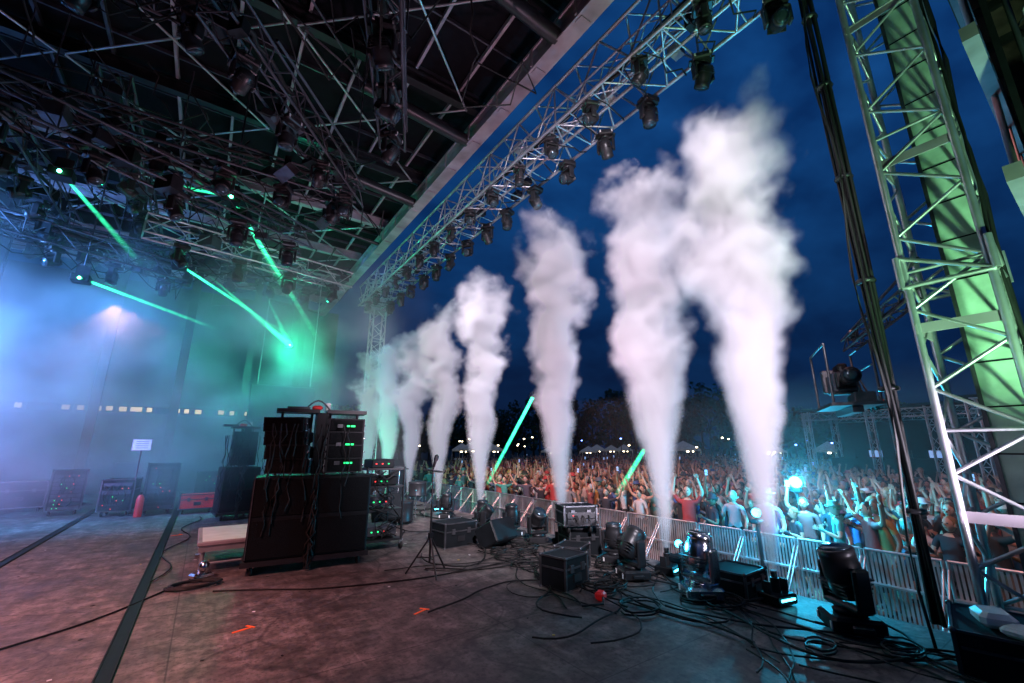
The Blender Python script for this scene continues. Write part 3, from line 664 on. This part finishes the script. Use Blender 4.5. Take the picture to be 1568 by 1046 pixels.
PP=[person((up(-1),up(1))),person((bt(-1),bt(1)),1),person((dn(-1),dn(1)),0,False,True),person((wd(-1),wd(1)),1),person((bt(-1),up(1)),0,False,True),person((wd(-1),bt(1))),person((dn(-1),bt(1)),1),person((dn(-1),up(1)))]
PH=person((dn(-1),up(1,.02)),1,True)
ce=bpy.data.objects.new('crowd',None);col.objects.link(ce);cnt=0
def addp(x,y):
    global cnt
    a=math.atan2(9-y,-1-x)-pi/2+U(-.7,.7);s=U(.88,1.07)
    inst('festival_goer',PH if R()<.03 else random.choice(PP),(x,y,-1.2),(U(-.06,.1),U(-.07,.07),a),(s*U(.92,1.1),s,s),ce);cnt+=1
def band(x0,x1,st,y0f,y1f,pr=1):
    x=x0
    while x<x1:
        y=y0f(x)
        while y<y1f(x):
            if R()<pr: addp(x+U(-.4,.4)*st,y+U(-.45,.45)*st)
            y+=st
        x+=st
band(9.75,14,.52,lambda x:-1.5,lambda x:24,.9)
band(14,24,.72,lambda x:-1.5,lambda x:30,.82)
band(24,60,1.2,lambda x:0,lambda x:48,.7)
# ---------------- background
mb=MB()
for i in range(85):
    ang=math.radians(12+i*.95+U(-.3,.3));dist=U(95,125)
    x,y=dist*math.sin(ang),dist*math.cos(ang);dg_=math.degrees(ang);hh=U(8,11)+ (4.5 if 36<dg_<66 else 0)
    mb.cyl((x,y,-1.2),(x,y,hh*.55),.3,'bark',6,r2=.12)
    for k in range(4):
        a=U(0,6.3);mb.cyl((x,y,hh*U(.25,.5)),(x+2.2*math.cos(a),y+2.2*math.sin(a),hh*U(.55,.8)),.12,'bark',5,r2=.04)
    cl=[(U(-2.8,2.8),U(-2.8,2.8),hh*U(.1,.95),U(.9,1.8)) for _ in range(13)]
    for cx,cy,cz,cr_ in cl:
        f=1-abs(cz/hh-.6)*.8;cx*=f;cy*=f
        for q in range(34):
            v_=Vector((random.gauss(0,1),random.gauss(0,1),random.gauss(0,.8)));v_=v_.normalized()*cr_*U(.5,1.15)
            p=Vector((x+cx,y+cy,cz))+v_;sz_=U(.25,.6);n1=Vector((U(-1,1),U(-1,1),U(-1,1))).normalized();n2=n1.orthogonal().normalized()
            mb.add([p-n1*sz_,p+n2*sz_,p+n1*sz_,p-n2*sz_*.7],[(0,1,2,3)],'leaf')
mb.obj('distant_tree_line')
M['warm2']=mat('bulb',(.5,.4,.2),.5,emit=(1,.8,.5),es=14);M['blue2']=mat('blue_bulb',(.1,.1,.5),.5,emit=(.15,.3,1),es=12)
def tent(w_=3.,key='canvas'):
    mb=MB();h=2.3
    for sx in(-1,1):
        for sy in(-1,1): mb.cyl((sx*w_/2,sy*w_/2,0),(sx*w_/2,sy*w_/2,h),.04,'alu',6)
    mb.add([(-w_/2,-w_/2,h),(w_/2,-w_/2,h),(w_/2,w_/2,h),(-w_/2,w_/2,h),(0,0,h+1)],[(0,1,4),(1,2,4),(2,3,4),(3,0,4)],key)
    for sx,sy,dx,dy in((0,-1,1,0),(0,1,1,0),(-1,0,0,1),(1,0,0,1)): mb.box((sx*w_/2,sy*w_/2,h-.12),(w_ if dx else .02,w_ if dy else .02,.25),key)
    for k in range(3): mb.ell((U(-1,1),-w_/2+.1,2.0),(.1,.1,.1),'warm2',8,5)
    mb.box((0,-w_/2+.3,.5),(w_*.8,.5,1),'white');return mb
tm=tent().mesh('vendor_tent')
for i in range(14):
    ang=math.radians(U(28,72));dd=U(66,95);inst('vendor_tent',tm,(dd*math.sin(ang),dd*math.cos(ang),-1.2),(0,0,-ang+U(-.5,.5)),U(.9,1.15))
for i in range(34):
    ang=math.radians(U(22,80));dd=U(62,88);mb=MB();h=U(2.6,4.6);mb.cyl((0,0,0),(0,0,h),.05,'blackmetal');mb.box((0,0,h),(.5,.15,.1),'blackmetal')
    mb.ell((0,0,h-.12),(.14,.14,.1),random.choice(['warm2','warm2','blue2']),8,5);mb.obj('festival_lamp_post',(dd*math.sin(ang),dd*math.cos(ang),-1.2))
# FOH booth
mb=MB()
for y in(3.2,5.6,8,11):
    for x in(29,33): mb.truss((x,y,-1.2),(x,y,3.6),.3,.3,.5,.03,.015,'alu')
mb.truss((29,3,3.3),(29,11.2,3.3),.4,.4,.5,.03,.016);mb.truss((33,3,3.3),(33,11.2,3.3),.4,.4,.5,.03,.016)
mb.box((31,7.1,3.65),(4.8,8.8,.12),'drape');mb.box((33.2,7.1,1.2),(.1,8.2,4),'drape');mb.box((30,7,-.1),(1,6.5,2.2),'drape')
for k in range(5): mb.box((29.6,4.6+k*1.2,1.25),(.05,.55,.35),'cool' if k%2 else 'black');mb.box((29.55,4.6+k*1.2,1.02),(.4,.7,.08),'black')
mb.obj('sound_booth')
mb=MB();mb.truss((24,-1,3.2),(24,3.4,3.2),.4,.4,.5,.03,.016);mb.truss((24,3.4,-1.2),(24,3.4,3.4),.3,.3,.5,.03,.015);mb.truss((24,-1,-1.2),(24,-1,3.4),.3,.3,.5,.03,.015);mb.box((25.2,1.2,3.5),(2.6,5,.1),'drape');mb.box((25,1.2,.9),(.1,4.4,.9),'steel');mb.obj('viewing_platform')
# ---------------- lasers
m=bpy.data.materials.new('laser');m.use_nodes=True;N=m.node_tree.nodes;L=m.node_tree.links;N.clear();M['laser']=m
o=N.new('ShaderNodeOutputMaterial');tr=N.new('ShaderNodeBsdfTransparent');em=N.new('ShaderNodeEmission');ads=N.new('ShaderNodeAddShader')
L.new(tr.outputs[0],ads.inputs[0]);L.new(em.outputs[0],ads.inputs[1]);L.new(ads.outputs[0],o.inputs[0])
tc=N.new('ShaderNodeTexCoord');s=N.new('ShaderNodeSeparateXYZ');L.new(tc.outputs['Generated'],s.inputs[0])
n=N.new('ShaderNodeTexNoise');n.inputs['Scale'].default_value=5;n.inputs['Detail'].default_value=4;L.new(tc.outputs['Object'],n.inputs['Vector'])
lw=N.new('ShaderNodeLayerWeight');lw.inputs['Blend'].default_value=.5
soft=mth(N,L,'POWER',mth(N,L,'SUBTRACT',1.,lw.outputs['Facing']),2.5)
st=mth(N,L,'MULTIPLY',ramp(N,L,s.outputs['Z'],[(0,1),(.3,.55),(1,0.0)]),ramp(N,L,n.outputs['Fac'],[(.35,.3),(.65,1)]))
st=mth(N,L,'MULTIPLY',st,soft)
oi=N.new('ShaderNodeObjectInfo');so_=N.new('ShaderNodeSeparateColor');L.new(oi.outputs['Color'],so_.inputs[0])
L.new(mth(N,L,'MULTIPLY',mth(N,L,'MULTIPLY',st,so_.outputs[0]),6.5),em.inputs['Strength']);em.inputs['Color'].default_value=(.04,1,.45,1)
def laser(a,b,r0,r1,pw=1.):
    a=Vector(a);b=Vector(b);mb=MB();mb.cyl((0,0,0),(0,0,(b-a).length),r0,'laser',16,r2=r1,cap=False)
    o=mb.obj('laser_beam',a);o.rotation_mode='QUATERNION';o.rotation_quaternion=(b-a).to_track_quat('Z','Y');o.color=(pw,pw,pw,1)
laser((-2.6,9.35,6.0),(-1.9,13,5.9),.022,.09,1.3)
laser((-.23,8.6,6.0),(2.9,15.6,4.95),.025,.12,1.3)
laser((-.23,8.6,6.0),(2.3,15.9,5.6),.018,.06,.7)
laser((-.23,8.6,6.0),(-1.3,9.5,6.35),.02,.05,1.2)
laser((-1.07,12,5.7),(1.8,16,5.3),.03,.07,1.4)
for e_ in((-.5,11.9,5.55),(-.1,12.2,5.35),(.2,12.2,5.0),(.7,12.2,5.5),(1.0,12.4,4.9)): laser((1.9,15.9,4.95),e_,.11,.02,1.7)
laser((-2.63,12,5.0),(-.2,16,5.2),.03,.07,1.2)
laser((11,14.2,3.6),(9.2,14.9,.1),.08,.08,1.2)
laser((12,9.5,1.46),(10,9.0,.19),.08,.10,1.3)
for p in((-2.6,9.35,6.0),(-.23,8.6,6.0),(-1.07,12,5.7),(-2.63,12,5.0),(1.9,15.9,4.95)):
    mb=MB();mb.box((0,.16,.02),(.3,.28,.16),'black',ch=.015);mb.ell((0,0,0),(.03,.03,.03),'lasl',8,6);mb.box((0,.16,.2),(.22,.03,.25),'blackmetal');mb.cyl((0,.16,.2),(0,.16,8.4-p[2]),.015,'darkalu');mb.obj('laser_projector',p)
point('laser_glow',(1.75,15.5,4.7),380,(.02,1,.5),.3)  # added point lamp, imitates laser light scattered by the haze
print('done')
